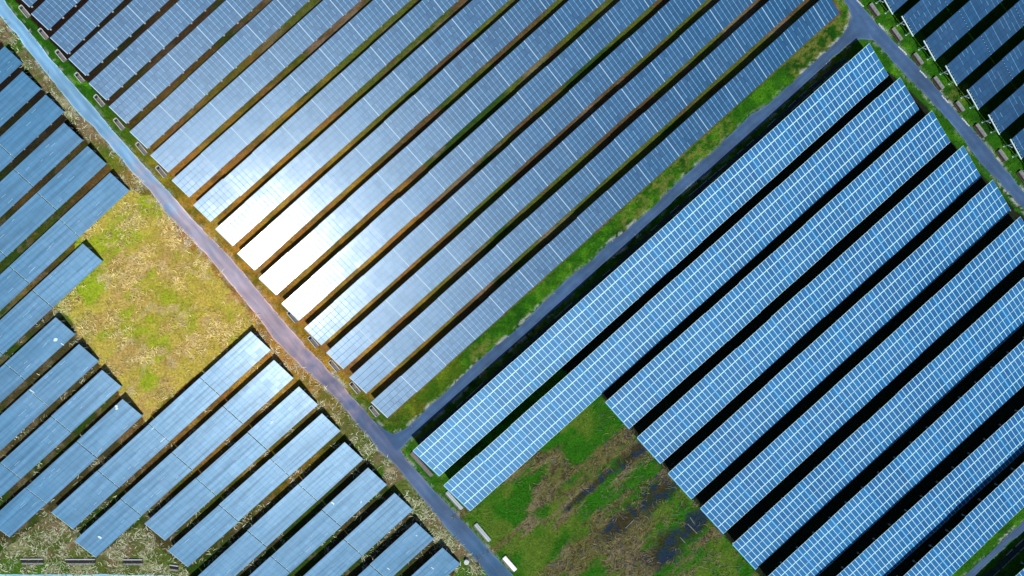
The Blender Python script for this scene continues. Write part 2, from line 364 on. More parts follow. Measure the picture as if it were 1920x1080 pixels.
def strip(name, left, right, mat, z=0.02, seed=1, jit=0.22):
    """left and right edges as pixel lists; joined as one ragged-edged sheet"""
    def resample(pts, n):
        p = np.array([P(*q)[:2] for q in pts]); s = np.r_[0, np.cumsum(np.hypot(*np.diff(p, axis=0).T))]
        t = np.linspace(0, s[-1], n); return np.c_[np.interp(t, s, p[:, 0]), np.interp(t, s, p[:, 1])], s[-1]
    m = 12; n = int(max(resample(left, 2)[1], resample(right, 2)[1]) / 0.35) + 2
    l, _ = resample(left, n); r, _ = resample(right, n)
    dirv = l - r; dirv /= np.hypot(*dirv.T)[:, None]
    tt = np.arange(n) * 0.35
    l = l + dirv * ((vnoise(tt, tt * 0 + 3, 2.2, seed, 4) - 0.5) * 2.4 * jit)[:, None]
    r = r + dirv * ((vnoise(tt, tt * 0 + 9, 2.2, seed + 5, 4) - 0.5) * 2.4 * jit)[:, None]
    v = []; f = []
    for i in range(n):
        for j in range(m + 1):
            a = j / m; q = r[i] * (1 - a) + l[i] * a; v.append((q[0], q[1], z + 0.04 * math.sin(math.pi * a)))
    for i in range(n - 1):
        for j in range(m): o = i * (m + 1) + j; f.append((o, o + 1, o + m + 2, o + m + 1))
    # skirts, so that the sheet is a real slab
    for e in (0, m):
        o0 = len(v)
        for i in range(n): q = v[i * (m + 1) + e]; v.append((q[0], q[1], -0.25))
        for i in range(n - 1):
            a0 = i * (m + 1) + e; a1 = a0 + m + 1; f.append((a0, a1, o0 + i + 1, o0 + i) if e else (a1, a0, o0 + i, o0 + i + 1))
    me = bpy.data.meshes.new(name); me.from_pydata(v, [], f); me.materials.append(mat)
    aa = me.attributes.new('across', 'FLOAT', 'POINT'); aa.data.foreach_set('value', [(q % (m + 1)) / m if q < n * (m + 1) else 0.0 for q in range(len(v))])
    at = me.attributes.new('surfacing_glow', 'FLOAT', 'POINT'); at.data.foreach_set('value', [0.0 if seed == 29 else min(1, max(0, (540 - q[1] * KPX) / 1080)) for q in v])
    o = link(name, me); tag(o, kind='structure'); return np.vstack([l, r[::-1]])
pL_right = [(-30,-40),(8,0),(27,26),(47,50),(63,69),(79,89),(107,125),(137,157),(170,195),(195,225),(232,268),(262,302),(300,342),(332,375),(360,410),(400,450),(432,482),(492,555),(530,600),(567,642),(605,682),(655,738),(700,788),(735,822),(767,868),(805,910),(840,945),(880,990),(917,1030),(955,1072),(1000,1120)]
pL_left = [(-60,-30),(0,29),(17,50),(32,65),(55,98),(78,125),(105,160),(130,192),(155,220),(178,240),(204,270),(222,292),(250,325),(280,357),(312,400),(345,435),(375,465),(405,500),(440,540),(480,590),(517,640),(567,690),(605,722),(632,750),(667,792),(690,818),(705,840),(742,872),(780,920),(817,965),(850,1005),(885,1042),(915,1080),(955,1128)]
POLY_path = strip('path', pL_left, pL_right, M_path, 0.02, 3)
rD_up = [(700,788),(722,806),(737,814),(757,806),(800,767),(837,735),(870,702),(915,662),(965,620),(1010,577),(1045,541),(1060,527),(1110,487),(1145,452),(1177,430),(1222,390),(1265,347),(1310,307),(1345,277),(1407,215),(1440,195),(1490,150),(1535,110),(1575,72),(1590,52),(1596,30),(1590,12),(1580,-2)]
rD_lo = [(735,832),(745,850),(752,845),(767,825),(783,811),(807,789),(855,745),(890,710),(940,670),(960,650),(1035,585),(1090,535),(1130,495),(1172,462),(1220,417),(1255,385),(1285,355),(1335,317),(1392,264),(1440,222),(1497,170),(1552,117),(1590,85),(1612,74),(1636,76),(1640,70),(1646,70),(1650,66)]
POLY_diag = strip('road', rD_up, rD_lo, M_road, 0.032, 11)
rR_right = [(1560,-50),(1605,0),(1625,22),(1647,47),(1685,87),(1717,120),(1742,150),(1767,177),(1800,218),(1822,240),(1852,275),(1885,317),(1905,342),(1945,388),(2010,460)]
rR_left = [(1530,-50),(1580,0),(1603,30),(1628,66),(1640,78),(1662,100),(1677,120),(1707,150),(1740,182),(1765,212),(1795,245),(1812,271),(1840,307),(1875,342),(1902,375),(1925,398),(1985,470)]
POLY_right = strip('road', rR_left, rR_right, M_road, 0.044, 17)
rB_left = [(1760,1124),(1810,1078),(1833,1057),(1852,1040),(1871,1021),(1887,1006),(1903,992),(1990,914)]
rB_right = [(1785,1124),(1835,1071),(1856,1052),(1873,1036),(1890,1018),(1917,998),(2010,915)]
POLY_br = strip('road', rB_left, rB_right, M_road, 0.032, 23)
POLY_bl = strip('path', [(-80,1076),(60,1078),(180,1077),(300,1078),(380,1082),(520,1098)], [(-80,1120),(60,1120),(180,1120),(300,1120),(380,1121),(520,1136)], M_path, 0.02, 29)

# ------------------------------------------------------------------ the ground, one sheet to the horizon
def inpoly(x, y, poly):
    c = np.zeros(x.shape, bool); n = len(poly)
    for i in range(n):
        x1, y1 = poly[i]; x2, y2 = poly[(i + 1) % n]
        if y1 == y2: continue
        m = ((y1 > y) != (y2 > y)) & (x < (x2 - x1) * (y - y1) / (y2 - y1) + x1); c ^= m
    return c
def pxpoly(pts): return [tuple(P(*p)[:2]) for p in pts]
def soft(x, y, pts, wob=1.6, seed=5):
    """polygon membership with an uneven, natural border"""
    wx = (vnoise(x, y, 5.0, seed, 4) - 0.5) * 2 * wob; wy = (vnoise(x, y, 5.0, seed + 7, 4) - 0.5) * 2 * wob
    return inpoly(x + wx, y + wy, pxpoly(pts)).astype(float)
def masks(x, y):
    """what grows or lies where, in world metres"""
    px = x * KPX + 960; py = 540 - y * KPX
    # coordinate across and along the rows
    c, s = math.cos(ROW), math.sin(ROW)
    al = x * c + y * s; ac = -x * s + y * c
    n1 = vnoise(x, y, 14, 41, 5); n2 = vnoise(al * 0.35, ac, 3.2, 43, 5, 0.6); n3 = vnoise(x, y, 2.2, 47, 4, 0.6)
    left = soft(x, y, [(-400,-60),(-40,-60),(40,60),(130,165),(230,285),(330,385),(450,520),(560,660),(690,810),(800,940),(960,1140),(960,1500),(-400,1500)], 0.5, 3)
    blockA = inpoly(x, y, pxpoly([(-40,-100),(30,5),(110,95),(200,195),(320,330),(480,515),(640,700),(728,786),(1580,24),(1500,-100)])).astype(float)
    blockB = inpoly(x, y, pxpoly([(820,895),(1050,690),(1130,745),(1180,805),(1310,950),(1420,1075),(1520,1200),(1700,1140),(2100,770),(2050,500),(1905,395),(1780,262),(1740,202),(1668,135),(1600,130),(1100,560)])).astype(float)
    field = soft(x, y, [(150,440),(245,350),(290,375),(400,520),(480,610),(470,625),(270,785),(225,745),(140,610),(100,580)], 1.2, 5)
    rough = soft(x, y, [(850,960),(1130,745),(1310,945),(1430,1090),(1430,1300),(1000,1300)], 1.0, 9)
    blockD = inpoly(x, y, pxpoly([(1660,-60),(1700,30),(1790,130),(1870,225),(1960,330),(2400,330),(2400,-100)])).astype(float)
    lush = np.clip(0.25 + 0.0 * x, 0, 1) * np.ones_like(x)
    blockC = np.maximum(soft(x, y, [(-200,60),(-30,60),(5,80),(240,352),(100,590),(270,775),(470,622),(860,1062),(820,1130),(500,1200),(350,1070),(310,1035),(260,980),(180,1046),(100,960),(10,1030),(-200,1150)], 0.5, 15), 0)
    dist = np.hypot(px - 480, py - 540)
    painted_glow = 1 - sstep(70, 470, dist + (n1 - 0.5) * 340)  # reach of the glare's orange glow, painted into ground and straw colours
    return dict(px=px, py=py, al=al, ac=ac, n1=n1, n2=n2, n3=n3, left=left, A=blockA, B=blockB, C=blockC, D=blockD, field=field, rough=rough, painted_glow=painted_glow)
def road_edge(x, y):
    out = np.zeros(len(x)); core = np.nonzero((abs(x) < 108) & (abs(y) < 62))[0]; xc = x[core]; yc = y[core]; best = np.full(len(xc), 9.0)
    for p in (POLY_diag, POLY_right, POLY_path, POLY_br):
        q = p[::4]
        for a, b in zip(q[:-1], q[1:]):
            m = np.nonzero((xc > min(a[0], b[0]) - 1) & (xc < max(a[0], b[0]) + 1) & (yc > min(a[1], b[1]) - 1) & (yc < max(a[1], b[1]) + 1))[0]
            if not len(m): continue
            d = b - a; t = np.clip(((xc[m] - a[0]) * d[0] + (yc[m] - a[1]) * d[1]) / (d @ d + 1e-9), 0, 1)
            best[m] = np.minimum(best[m], np.hypot(xc[m] - a[0] - t * d[0], yc[m] - a[1] - t * d[1]))
    out[core] = 1 - sstep(0.35, 0.8, best); return out
def wet_mask(x, y, n3):
    wet = np.zeros(len(x)); 
    for (wx, wy, wa, wb) in ((1232, 925, 5.5, 2.6), (1170, 975, 6.0, 1.8), (1190, 850, 5.0, 1.6), (1125, 900, 3.6, 0.8), (1245, 1030, 5.5, 2.8), (1300, 985, 4.0, 2.6), (1085, 935, 3.5, 0.7)):
        q = P(wx, wy); dx = x - q.x; dy = y - q.y; u_ = (dx * math.cos(ROW) + dy * math.sin(ROW)) / wa; v_ = (-dx * math.sin(ROW) + dy * math.cos(ROW)) / wb
        wet = np.maximum(wet, 1 - sstep(0.45, 1.35, np.hypot(u_, v_) + (n3 - 0.5) * 1.3))
    return wet
def ground_colour(x, y):
    k = masks(x, y); n1, n2, n3 = k['n1'], k['n2'], k['n3']
    def mix(a, b, t): return a * (1 - t[:, None]) + np.array(b)[None, :] * t[:, None]
    n4 = vnoise(x, y, 1.1, 53, 3, 0.7); n5 = vnoise(x, y, 6.5, 59, 4)
    G = np.array([0.020, 0.105, 0.004]); G2 = (0.055, 0.19, 0.006); Gd = (0.006, 0.045, 0.003)
    STR = (0.36, 0.36, 0.20); SOIL = (0.13, 0.085, 0.045); OLV = (0.085, 0.11, 0.018); GLOW_OCH = (0.50, 0.22, 0.035); GLOW_GOLD = (0.50, 0.34, 0.05)
    c = np.ones((len(x), 3)) * G
    c = mix(c, G2, sstep(0.45, 0.72, n3)); c = mix(c, Gd, sstep(0.52, 0.75, n5) * 0.7)
    c = mix(c, (0.13, 0.15, 0.03), sstep(0.56, 0.70, n1) * sstep(0.4, 0.6, n4) * 0.8)
    nr = vnoise(k['al'] * 0.3, k['ac'], 4.0, 81, 5, 0.6); nr2 = vnoise(k['al'] * 0.3, k['ac'], 5.0, 83, 5, 0.6)
    # between the fine rows: bare brown earth with green runs
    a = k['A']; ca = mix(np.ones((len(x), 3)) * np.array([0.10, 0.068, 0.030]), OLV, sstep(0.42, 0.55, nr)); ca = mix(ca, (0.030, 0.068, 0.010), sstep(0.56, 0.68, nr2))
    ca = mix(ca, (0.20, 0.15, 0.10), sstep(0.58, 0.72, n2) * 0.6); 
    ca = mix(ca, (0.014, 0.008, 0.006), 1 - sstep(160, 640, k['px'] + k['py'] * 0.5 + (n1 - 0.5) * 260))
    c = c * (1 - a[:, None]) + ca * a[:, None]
    # left of the narrow path: rank grass and straw
    l = k['left']; cl = mix(np.ones((len(x), 3)) * np.array([0.085, 0.12, 0.022]), (0.17, 0.13, 0.075), sstep(0.45, 0.62, n2)); cl = mix(cl, (0.05, 0.13, 0.01), sstep(0.54, 0.66, n5))
    cl = mix(cl, (0.33, 0.33, 0.19), sstep(0.54, 0.72, n3) * 0.7)
    c = c * (1 - l[:, None]) + cl * l[:, None]
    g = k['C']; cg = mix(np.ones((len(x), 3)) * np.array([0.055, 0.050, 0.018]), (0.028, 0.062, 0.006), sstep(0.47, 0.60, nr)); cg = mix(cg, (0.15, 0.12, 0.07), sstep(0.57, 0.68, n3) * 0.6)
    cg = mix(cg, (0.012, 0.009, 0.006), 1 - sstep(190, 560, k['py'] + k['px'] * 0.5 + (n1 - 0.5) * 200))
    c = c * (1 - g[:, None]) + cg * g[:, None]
    f = k['field']; cf = mix(np.ones((len(x), 3)) * np.array([0.42, 0.36, 0.065]), (0.25, 0.36, 0.018), sstep(0.44, 0.60, n5)); cf = mix(cf, (0.40, 0.26, 0.11), sstep(0.5, 0.66, n2) * 0.6)
    cf = mix(cf, (0.50, 0.42, 0.22), sstep(0.55, 0.70, n3) * 0.7)
    c = c * (1 - f[:, None]) + cf * f[:, None]
    # orange glow of the glare painted into the dry ground round the path
    wv = k['painted_glow'] * (0.45 + 0.55 * sstep(0.3, 0.6, n3)); c = mix(c, GLOW_OCH, wv * 0.72 * (1 - 0.72 * f)); c = mix(c, GLOW_GOLD, k['painted_glow'] * sstep(0.5, 0.7, n5) * 0.5 * (1 - 0.5 * f))
    # rough field: green with brown raked bands and wet black hollows
    r = k['rough']; cr = mix(np.ones((len(x), 3)) * np.array([0.020, 0.115, 0.004]), (0.075, 0.14, 0.015), sstep(0.42, 0.62, n5))
    band = vnoise(k['al'] * 0.24, k['ac'], 3.4, 61, 5, 0.62); cr = mix(cr, (0.115, 0.115, 0.035), sstep(0.49, 0.64, band)); cr = mix(cr, (0.04, 0.032, 0.018), sstep(0.56, 0.72, n4) * sstep(0.47, 0.58, band) * 0.8); cr = mix(cr, (0.21, 0.17, 0.11), sstep(0.52, 0.70, n2) * sstep(0.5, 0.62, band) * 0.7)
    wet = wet_mask(x, y, n3)
    cr = mix(cr, (0.030, 0.024, 0.014), wet * 0.85); cr = mix(cr, (0.010, 0.027, 0.055), wet * sstep(0.44, 0.56, n4) * 0.9)
    c = c * (1 - r[:, None]) + cr * r[:, None]
    fl = road_edge(x, y) * sstep(0.46, 0.60, vnoise(x, y, 0.9, 101, 3, 0.7)) * (0.3 + 0.7 * sstep(0.45, 0.6, n5)); c = mix(c, (0.38, 0.40, 0.38), fl * 0.8)
    # shade between the framed rows and the dark rows, painted into the ground
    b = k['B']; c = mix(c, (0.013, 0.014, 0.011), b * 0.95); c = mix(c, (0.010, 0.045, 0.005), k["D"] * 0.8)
    return np.clip(c * (0.72 + 0.56 * n4)[:, None], 0, 1)
def axis(lo, hi, st):
    core = np.arange(lo, hi + st / 2, st); out = []; g = st; p = hi
    while p < 1800: g *= 1.35; p += g; out.append(p)
    return np.r_[[-(q - hi) + lo for q in reversed(out)], core, out]
gx = axis(-112, 112, 0.25); gy = axis(-66, 66, 0.25)
X, Y = np.meshgrid(gx, gy); xf, yf = X.ravel(), Y.ravel()
gz = -0.10 + 0.10 * vnoise(xf, yf, 1.6, 71, 3)
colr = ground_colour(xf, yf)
nx, ny = len(gx), len(gy)
idx = np.arange(nx * ny).reshape(ny, nx)
quads = np.stack([idx[:-1, :-1], idx[:-1, 1:], idx[1:, 1:], idx[1:, :-1]], -1).reshape(-1, 4)
def fast_mesh(name, v, q):
    me = bpy.data.meshes.new(name); me.vertices.add(len(v)); me.vertices.foreach_set('co', np.asarray(v, np.float32).ravel())
    me.loops.add(q.size); me.loops.foreach_set('vertex_index', q.ravel().astype(np.int32))
    me.polygons.add(len(q)); me.polygons.foreach_set('loop_start', (np.arange(len(q)) * q.shape[1]).astype(np.int32))
    me.update(calc_edges=True); me.validate(); return me
def set_col(me, c, name='ground_cover'):
    a = me.color_attributes.new(name, 'FLOAT_COLOR', 'POINT'); a.data.foreach_set('color', np.c_[c, np.ones(len(c))].astype(np.float32).ravel())
M_ground = bpy.data.materials.new('ground'); M_ground.use_nodes = True
nt = M_ground.node_tree; N = nt.nodes; L = nt.links; pb = N['Principled BSDF']; pb.inputs['Roughness'].default_value = 0.95; pb.inputs['Specular IOR Level'].default_value = 0.1
at = N.new('ShaderNodeAttribute'); at.attribute_name = 'ground_cover'
geo = N.new('ShaderNodeNewGeometry'); no = N.new('ShaderNodeTexNoise'); no.inputs['Scale'].default_value = 2.2; no.inputs['Detail'].default_value = 8; no.inputs['Roughness'].default_value = 0.75
no2 = N.new('ShaderNodeTexNoise'); no2.inputs['Scale'].default_value = 1.0; no2.inputs['Detail'].default_value = 6; no2.inputs['Distortion'].default_value = 1.5
ra = N.new('ShaderNodeMapRange'); ra.inputs['From Min'].default_value = 0.3; ra.inputs['From Max'].default_value = 0.7; ra.inputs['To Min'].default_value = 0.45; ra.inputs['To Max'].default_value = 1.5
mm = N.new('ShaderNodeMix'); mm.data_type = 'RGBA'; mm.blend_type = 'MULTIPLY'; mm.inputs['Factor'].default_value = 1
L.new(geo.outputs['Position'], no.inputs['Vector']); L.new(geo.outputs['Position'], no2.inputs['Vector']); L.new(no.outputs['Fac'], ra.inputs['Value'])
L.new(at.outputs['Color'], mm.inputs['A']); L.new(ra.outputs[0], mm.inputs['B']); L.new(mm.outputs['Result'], pb.inputs['Base Color'])
bp = N.new('ShaderNodeBump'); bp.inputs['Strength'].default_value = 0.6; bp.inputs['Distance'].default_value = 0.25; L.new(no2.outputs['Fac'], bp.inputs['Height']); L.new(bp.outputs[0], pb.inputs['Normal'])
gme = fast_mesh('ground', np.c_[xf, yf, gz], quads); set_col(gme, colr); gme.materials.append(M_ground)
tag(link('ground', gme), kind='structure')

# ------------------------------------------------------------------ grass, one object for each kind of cover
def blades(name, xs, ys, cols, length, width, height, swirl_seed, mat, curl=0.5):
    n = len(xs); rng = np.random.default_rng(swirl_seed)
    th = vnoise(xs, ys, 2.6, swirl_seed, 2) * 4 * math.pi + rng.normal(0, 0.55, n)
    Ln = length[0] + (length[1] - length[0]) * rng.random(n) ** 1.5; Wd = width * (0.6 + 0.8 * rng.random(n)); Hh = height * (0.5 + rng.random(n))
    bend = rng.normal(0, curl, n)
    v = np.zeros((n, 8, 3))
    for j, (t, ww, hh) in enumerate(((0, 1.0, 0.0), (0.4, 0.9, 0.8), (0.75, 0.6, 1.0), (1.0, 0.15, 0.75))):
        a = th + bend * t; cx = xs + np.cos(a) * Ln * t; cy = ys + np.sin(a) * Ln * t
        for sgn, q in ((-1, 0), (1, 1)):
            v[:, j * 2 + q, 0] = cx - np.sin(a) * Wd * ww * sgn / 2; v[:, j * 2 + q, 1] = cy + np.cos(a) * Wd * ww * sgn / 2; v[:, j * 2 + q, 2] = -0.04 + Hh * hh
    base = np.arange(n)[:, None] * 8
    f = np.concatenate([base + np.array([0, 2, 3, 1]), base + np.array([2, 4, 5, 3]), base + np.array([4, 6, 7, 5])])
    me = fast_mesh(name, v.reshape(-1, 3), f); set_col(me, np.repeat(cols, 8, axis=0)); me.materials.append(mat)
    return link(name, me)
M_blade = bpy.data.materials.new('grass_blade'); M_blade.use_nodes = True
nt = M_blade.node_tree; pb = nt.nodes['Principled BSDF']; pb.inputs['Roughness'].default_value = 0.8; pb.inputs['Specular IOR Level'].default_value = 0.2
at = nt.nodes.new('ShaderNodeAttribute'); at.attribute_name = 'ground_cover'; nt.links.new(at.outputs['Color'], pb.inputs['Base Color'])
ALLROADS = [POLY_path, POLY_diag, POLY_right, POLY_br, POLY_bl]
def clear_of_roads(x, y):
    ok = np.ones(len(x), bool)
    for p in ALLROADS: ok &= ~inpoly(x, y, [tuple(q) for q in p[::3]])
    return ok
rng = np.random.default_rng(99)
def clumps(nc, per, rad, box, seed):
    r = np.random.default_rng(seed); cx = P(box[0], 0).x + r.random(nc) * (P(box[2], 0).x - P(box[0], 0).x); cy = P(0, box[3]).y + r.random(nc) * (P(0, box[1]).y - P(0, box[3]).y)
    return cx, cy
# straw
cx, cy = clumps(26000, 1, 1, (-30, -20, 980, 1110), 5)
k = masks(cx, cy); mow = sstep(0.50, 0.62, vnoise(k['al'] * 0.22, k['ac'], 1.7, 91, 3, 0.6)) * sstep(0.40, 0.55, k['n3'])
pr = (k['left'] * (1 - k['C'] * (0.75 + 0.25 * (k['py'] < 600))) * 0.46) * sstep(0.44, 0.62, k['n3']) * (1 - k['field']) + 0.03 * k['left'] * (1 - k['C']) + k['left'] * 0.25 * (k['py'] > 930) * (1 - k['C'] * 0.7) + k['field'] * mow * 1.0
keep = rng.random(len(cx)) < pr * 1.3; cx, cy = cx[keep], cy[keep]
per = 7; xs = np.repeat(cx, per) + rng.normal(0, 0.45, len(cx) * per); ys = np.repeat(cy, per) + rng.normal(0, 0.45, len(cx) * per)
ok = clear_of_roads(xs, ys)
for (x0, x1, yy) in ((39, 82, 1052), (123, 179, 1052.5), (230, 268, 1053), (318, 335, 1064)):
    ok &= ~((xs > P(x0 - 5, 0).x) & (xs < P(x1 + 5, 0).x) & (ys < P(0, yy - 9).y) & (ys > P(0, yy + 9).y))
xs, ys = xs[ok], ys[ok]
k = masks(xs, ys); t = rng.random(len(xs)); w = k['painted_glow'][:, None]
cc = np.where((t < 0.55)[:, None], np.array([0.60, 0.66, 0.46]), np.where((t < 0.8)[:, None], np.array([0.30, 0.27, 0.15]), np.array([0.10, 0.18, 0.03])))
cc = cc * (1 - 0.5 * w) + np.array([0.95, 0.78, 0.50]) * 0.5 * w; fd = k['field'][:, None] * 0.75; cc = cc * (1 - fd) + (cc * np.array([1.25, 1.02, 0.55]) + np.array([0.10, 0.06, 0.0])) * fd  # straw takes the painted orange glow too; the field keeps its own gold
cc *= (0.6 + 0.6 * rng.random(len(xs)))[:, None]; cc = np.clip(cc, 0, 0.95)
o = blades('dry_grass', xs, ys, cc, (0.35, 1.25), 0.105, 0.24, 5, M_blade, 0.8); tag(o, 'pale straw and dry grass lying in tufts left of the narrow path', 'dry grass', kind='stuff')
# tangled dead stalks in the rough field
cx, cy = clumps(9000, 1, 1, (840, 740, 1440, 1110), 15)
k = masks(cx, cy); bd = vnoise(k['al'] * 0.24, k['ac'], 3.4, 61, 5, 0.62); keep = rng.random(len(cx)) < k['rough'] * (sstep(0.53, 0.62, bd) * 0.30 + 0.20 * sstep(1100, 1180, k['px']) * (1 - sstep(1340, 1400, k['px'])) * sstep(0.42, 0.55, k['n3'])) * (1 - 0.75 * wet_mask(cx, cy, k['n3'])); cx, cy = cx[keep], cy[keep]
xs = np.repeat(cx, 6) + rng.normal(0, 0.5, len(cx) * 6); ys = np.repeat(cy, 6) + rng.normal(0, 0.5, len(cx) * 6)
t = rng.random(len(xs)); cc = np.where((t < 0.45)[:, None], np.array([0.23, 0.19, 0.10]), np.where((t < 0.75)[:, None], np.array([0.05, 0.035, 0.02]), np.array([0.10, 0.12, 0.12]))) * (0.5 + 0.9 * rng.random(len(xs)))[:, None]
o = blades('dead_stalks', xs, ys, cc, (0.5, 1.5), 0.075, 0.28, 21, M_blade); tag(o, 'tangled brown dead stalks in diagonal bands across the rough field', 'dead weeds', kind='stuff')
# green
gx0 = P(-30, 0).x; xs = gx0 + rng.random(330000) * (P(1960, 0).x - gx0); ys = P(0, 1110).y + rng.random(330000) * (P(0, -20).y - P(0, 1110).y)
k = masks(xs, ys)
pr = 0.55 - 0.55 * k['A'] * 0.85 - 0.25 * k['left'] - 0.52 * k['B'] - 0.50 * k['D']; pr *= sstep(0.3, 0.6, k['n3']) * 0.8 + 0.2
keep = (rng.random(len(xs)) < pr) & clear_of_roads(xs, ys); xs, ys = xs[keep], ys[keep]
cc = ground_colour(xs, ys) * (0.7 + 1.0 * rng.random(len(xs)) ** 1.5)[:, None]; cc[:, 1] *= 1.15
o = blades('green_grass', xs, ys, np.clip(cc, 0, 1), (0.25, 0.7), 0.09, 0.14, 8, M_blade); tag(o, 'short green grass and weeds covering the verges and fields', 'grass', kind='stuff')

# ------------------------------------------------------------------ concrete works
M_rim = noisy('pale_concrete', (0.42, 0.46, 0.48), (0.66, 0.70, 0.72), 3.0, 0.85)
M_grey = noisy('grey_concrete', (0.13, 0.15, 0.15), (0.30, 0.32, 0.33), 2.2, 0.9, bump=0.2)
M_floor = noisy('silty_floor', (0.13, 0.11, 0.12), (0.20, 0.18, 0.18), 1.5, 0.9)
M_hole = principled('hole_shade', (0.01, 0.01, 0.012), 0.9)  # near-black in place of the shade inside the drain openings
M_brown = noisy('rusty_concrete', (0.06, 0.035, 0.03), (0.14, 0.09, 0.075), 2.0, 0.9)
# open-topped drain inlets along the path
RIM = None
def drain_inlet(px, py, ang, L_, label):
    r = empty('drain_inlet', P(px, py), math.radians(ang)); tag(r, label, 'drain inlet', 'open drain inlets at the ends of the fine-gridded rows')
    b = MB(); t = 0.13; w = 0.95
    b.box(-L_/2, L_/2, -w/2, -w/2 + t, -0.2, 0.34); b.box(-L_/2, L_/2, w/2 - t, w/2, -0.2, 0.34); b.box(-L_/2 - t, -L_/2, -w/2 + 0.1, w/2 - 0.1, -0.2, 0.34)
    link('rim', b.mesh('rim', [M_rim], 0.03), r)
    b = MB(); b.box(-L_/2 + 0.5, L_/2 + 0.05, -w/2 + t, w/2 - t, -0.2, 0.03, 0); b.box(-L_/2, -L_/2 + 0.5, -w/2 + t, w/2 - t, -0.2, -0.0, 1)
    link('channel_floor', b.mesh('channel_floor', [M_floor, M_hole]), r)
inl = [(47,22,2.7),(82,64,2.3),(115,105,2.6),(150,146,2.2),(187,189,2.6),(224,233,2.6),(266,279,2.8),(303,322,2.6),(549,594,2.6),(588,641,2.6),(627,686,2.6),(666,727,2.6),(702,771,2.4)]
for i, (x, y, l_) in enumerate(inl):
    side = 'grassy path edge' if i < 6 else 'dry path edge'
    ref = ['nearest the top left corner', 'second from the top left corner', 'third from the top left corner', 'fourth from the top left corner', 'fifth from the top left corner', 'sixth from the top left corner', 'seventh from the top left corner', 'last one above the bright glare', 'first one below the bright glare', 'second one below the bright glare', 'third one below the bright glare', 'next to last before the road junction', 'last one before the road junction'][i]
    drain_inlet(x, y, -50, l_, 'U-shaped drain inlet on the %s, %s' % (side, ref))
# raised drain boxes along the right road
def drain_box(px, py, ang, L_, w, label, m1=M_grey, m2=M_brown, group='raised drain boxes along the right road', h=0.55):
    r = empty('drain_box', P(px, py), math.radians(ang)); tag(r, label, 'drain box', group)
    b = MB(); b.box(-L_/2, L_/2, -w/2, w/2 , -0.2, h * 0.55, 0)
    link('base', b.mesh('base', [m2], 0.05), r)
    b = MB(); b.box(-L_/2 - 0.03, L_/2 + 0.03, -w * 0.12, w/2 + 0.05, h * 0.552, h, 0); b.box(-L_/2 + 0.2, L_/2 - 0.2, w * 0.08, w * 0.16, h * 0.9, h + 0.06, 0)
    link('lid', b.mesh('lid', [m1], 0.09), r)
    b = MB(); b.box(-L_/2 + 0.1, L_/2 - 0.1, -w/2 + 0.1, -w * 0.14, h * 0.5, h * 0.562, 0)
    link('opening_shade', b.mesh('opening_shade', [M_hole]), r)
bx = [(1637,20,2.9),(1679,66,3.0),(1719,112,2.7),(1757,157,2.9),(1797,201,2.3),(1836,246,3.1),(1877,292,2.6),(1915,331,2.4)]
for i, (x, y, l_) in enumerate(bx):
    lab = 'grey concrete drain box in the grass beside the right road, %s from the top' % ORD[i]
    drain_box(x, y, -54, l_, 1.05, lab)
# long pale slabs at the lower ends of the framed rows and beside the path
def slab(px, py, qx, qy, w, h, label, mat, name='concrete_slab', lip=True):
    a = P(px, py); b_ = P(qx, qy); d = b_ - a; r = empty(name, (a + b_) / 2, math.atan2(d.y, d.x)); tag(r, label, 'concrete slab')
    l2 = d.length / 2
    b = MB(); b.box(-l2, l2, -w * 0.28, w * 0.5, -0.2, h); link('cover', b.mesh('cover', [mat], 0.07), r)
    b = MB(); b.box(-l2 + 0.1, l2 - 0.15, -w * 0.62, -w * 0.285, -0.2, h * 0.35); link('apron', b.mesh('apron', [M_floor], 0.03), r)
    if lip:
        b = MB(); b.box(-l2 + 0.05, l2 - 0.05, w * 0.10, w * 0.16, h + 0.002, h + 0.05); link('ridge', b.mesh('ridge', [M_grey]), r)
M_pale = noisy('weathered_slab', (0.33, 0.42, 0.47), (0.46, 0.56, 0.60), 1.2, 0.7)
M_wslab = noisy('white_slab', (0.78, 0.82, 0.84), (0.88, 0.9, 0.92), 1.2, 0.5)
slab(771,848, 811,892, 0.8, 0.4, 'narrow grey concrete slab at the lower end of the row next to the road junction', M_floor)
slab(837,922, 866,954, 0.9, 0.4, 'grey concrete slab tucked under the lower end of the second framed row', M_pale)
slab(891,982, 918,1014, 0.95, 0.45, 'long pale grey concrete slab lying in grass between path and rough field', M_pale)
slab(944,1044, 966,1069, 1.1, 0.5, 'bright white slab beside the path at the bottom edge', M_wslab, lip=False)
# slot drains along the bottom left
def slot_drain(x0, x1, y, label, rot=0):
    a = P((x0 + x1) / 2, y); L_ = (x1 - x0) / KPX; r = empty('slot_drain', a, math.radians(rot)); tag(r, label, 'slot drain', 'slot drains along the bottom left edge')
    b = MB(); b.box(-L_/2, L_/2, 0.36, 0.56, -0.2, 0.30); link('rim', b.mesh('rim', [M_rim], 0.05), r)
    b = MB(); b.box(-L_/2, L_/2, -0.34, 0.36, -0.2, 0.03); link('opening_shade', b.mesh('opening_shade', [M_hole]), r)
    b = MB(); b.box(-L_/2 + 0.15, L_/2 - 0.05, -0.72, -0.345, -0.2, 0.06); link('apron', b.mesh('apron', [M_grey], 0.04), r)
slot_drain(39, 82, 1052, 'dark slot drain with pale rim in straw, the leftmost one')
slot_drain(123, 179, 1052.5, 'long dark slot drain with pale rim, the widest of its line')
slot_drain(230, 268, 1053, 'dark slot drain in straw between the widest one and the shortest')
slot_drain(318, 335, 1064, 'short tilted slot drain against the corner of a solar row', -8)
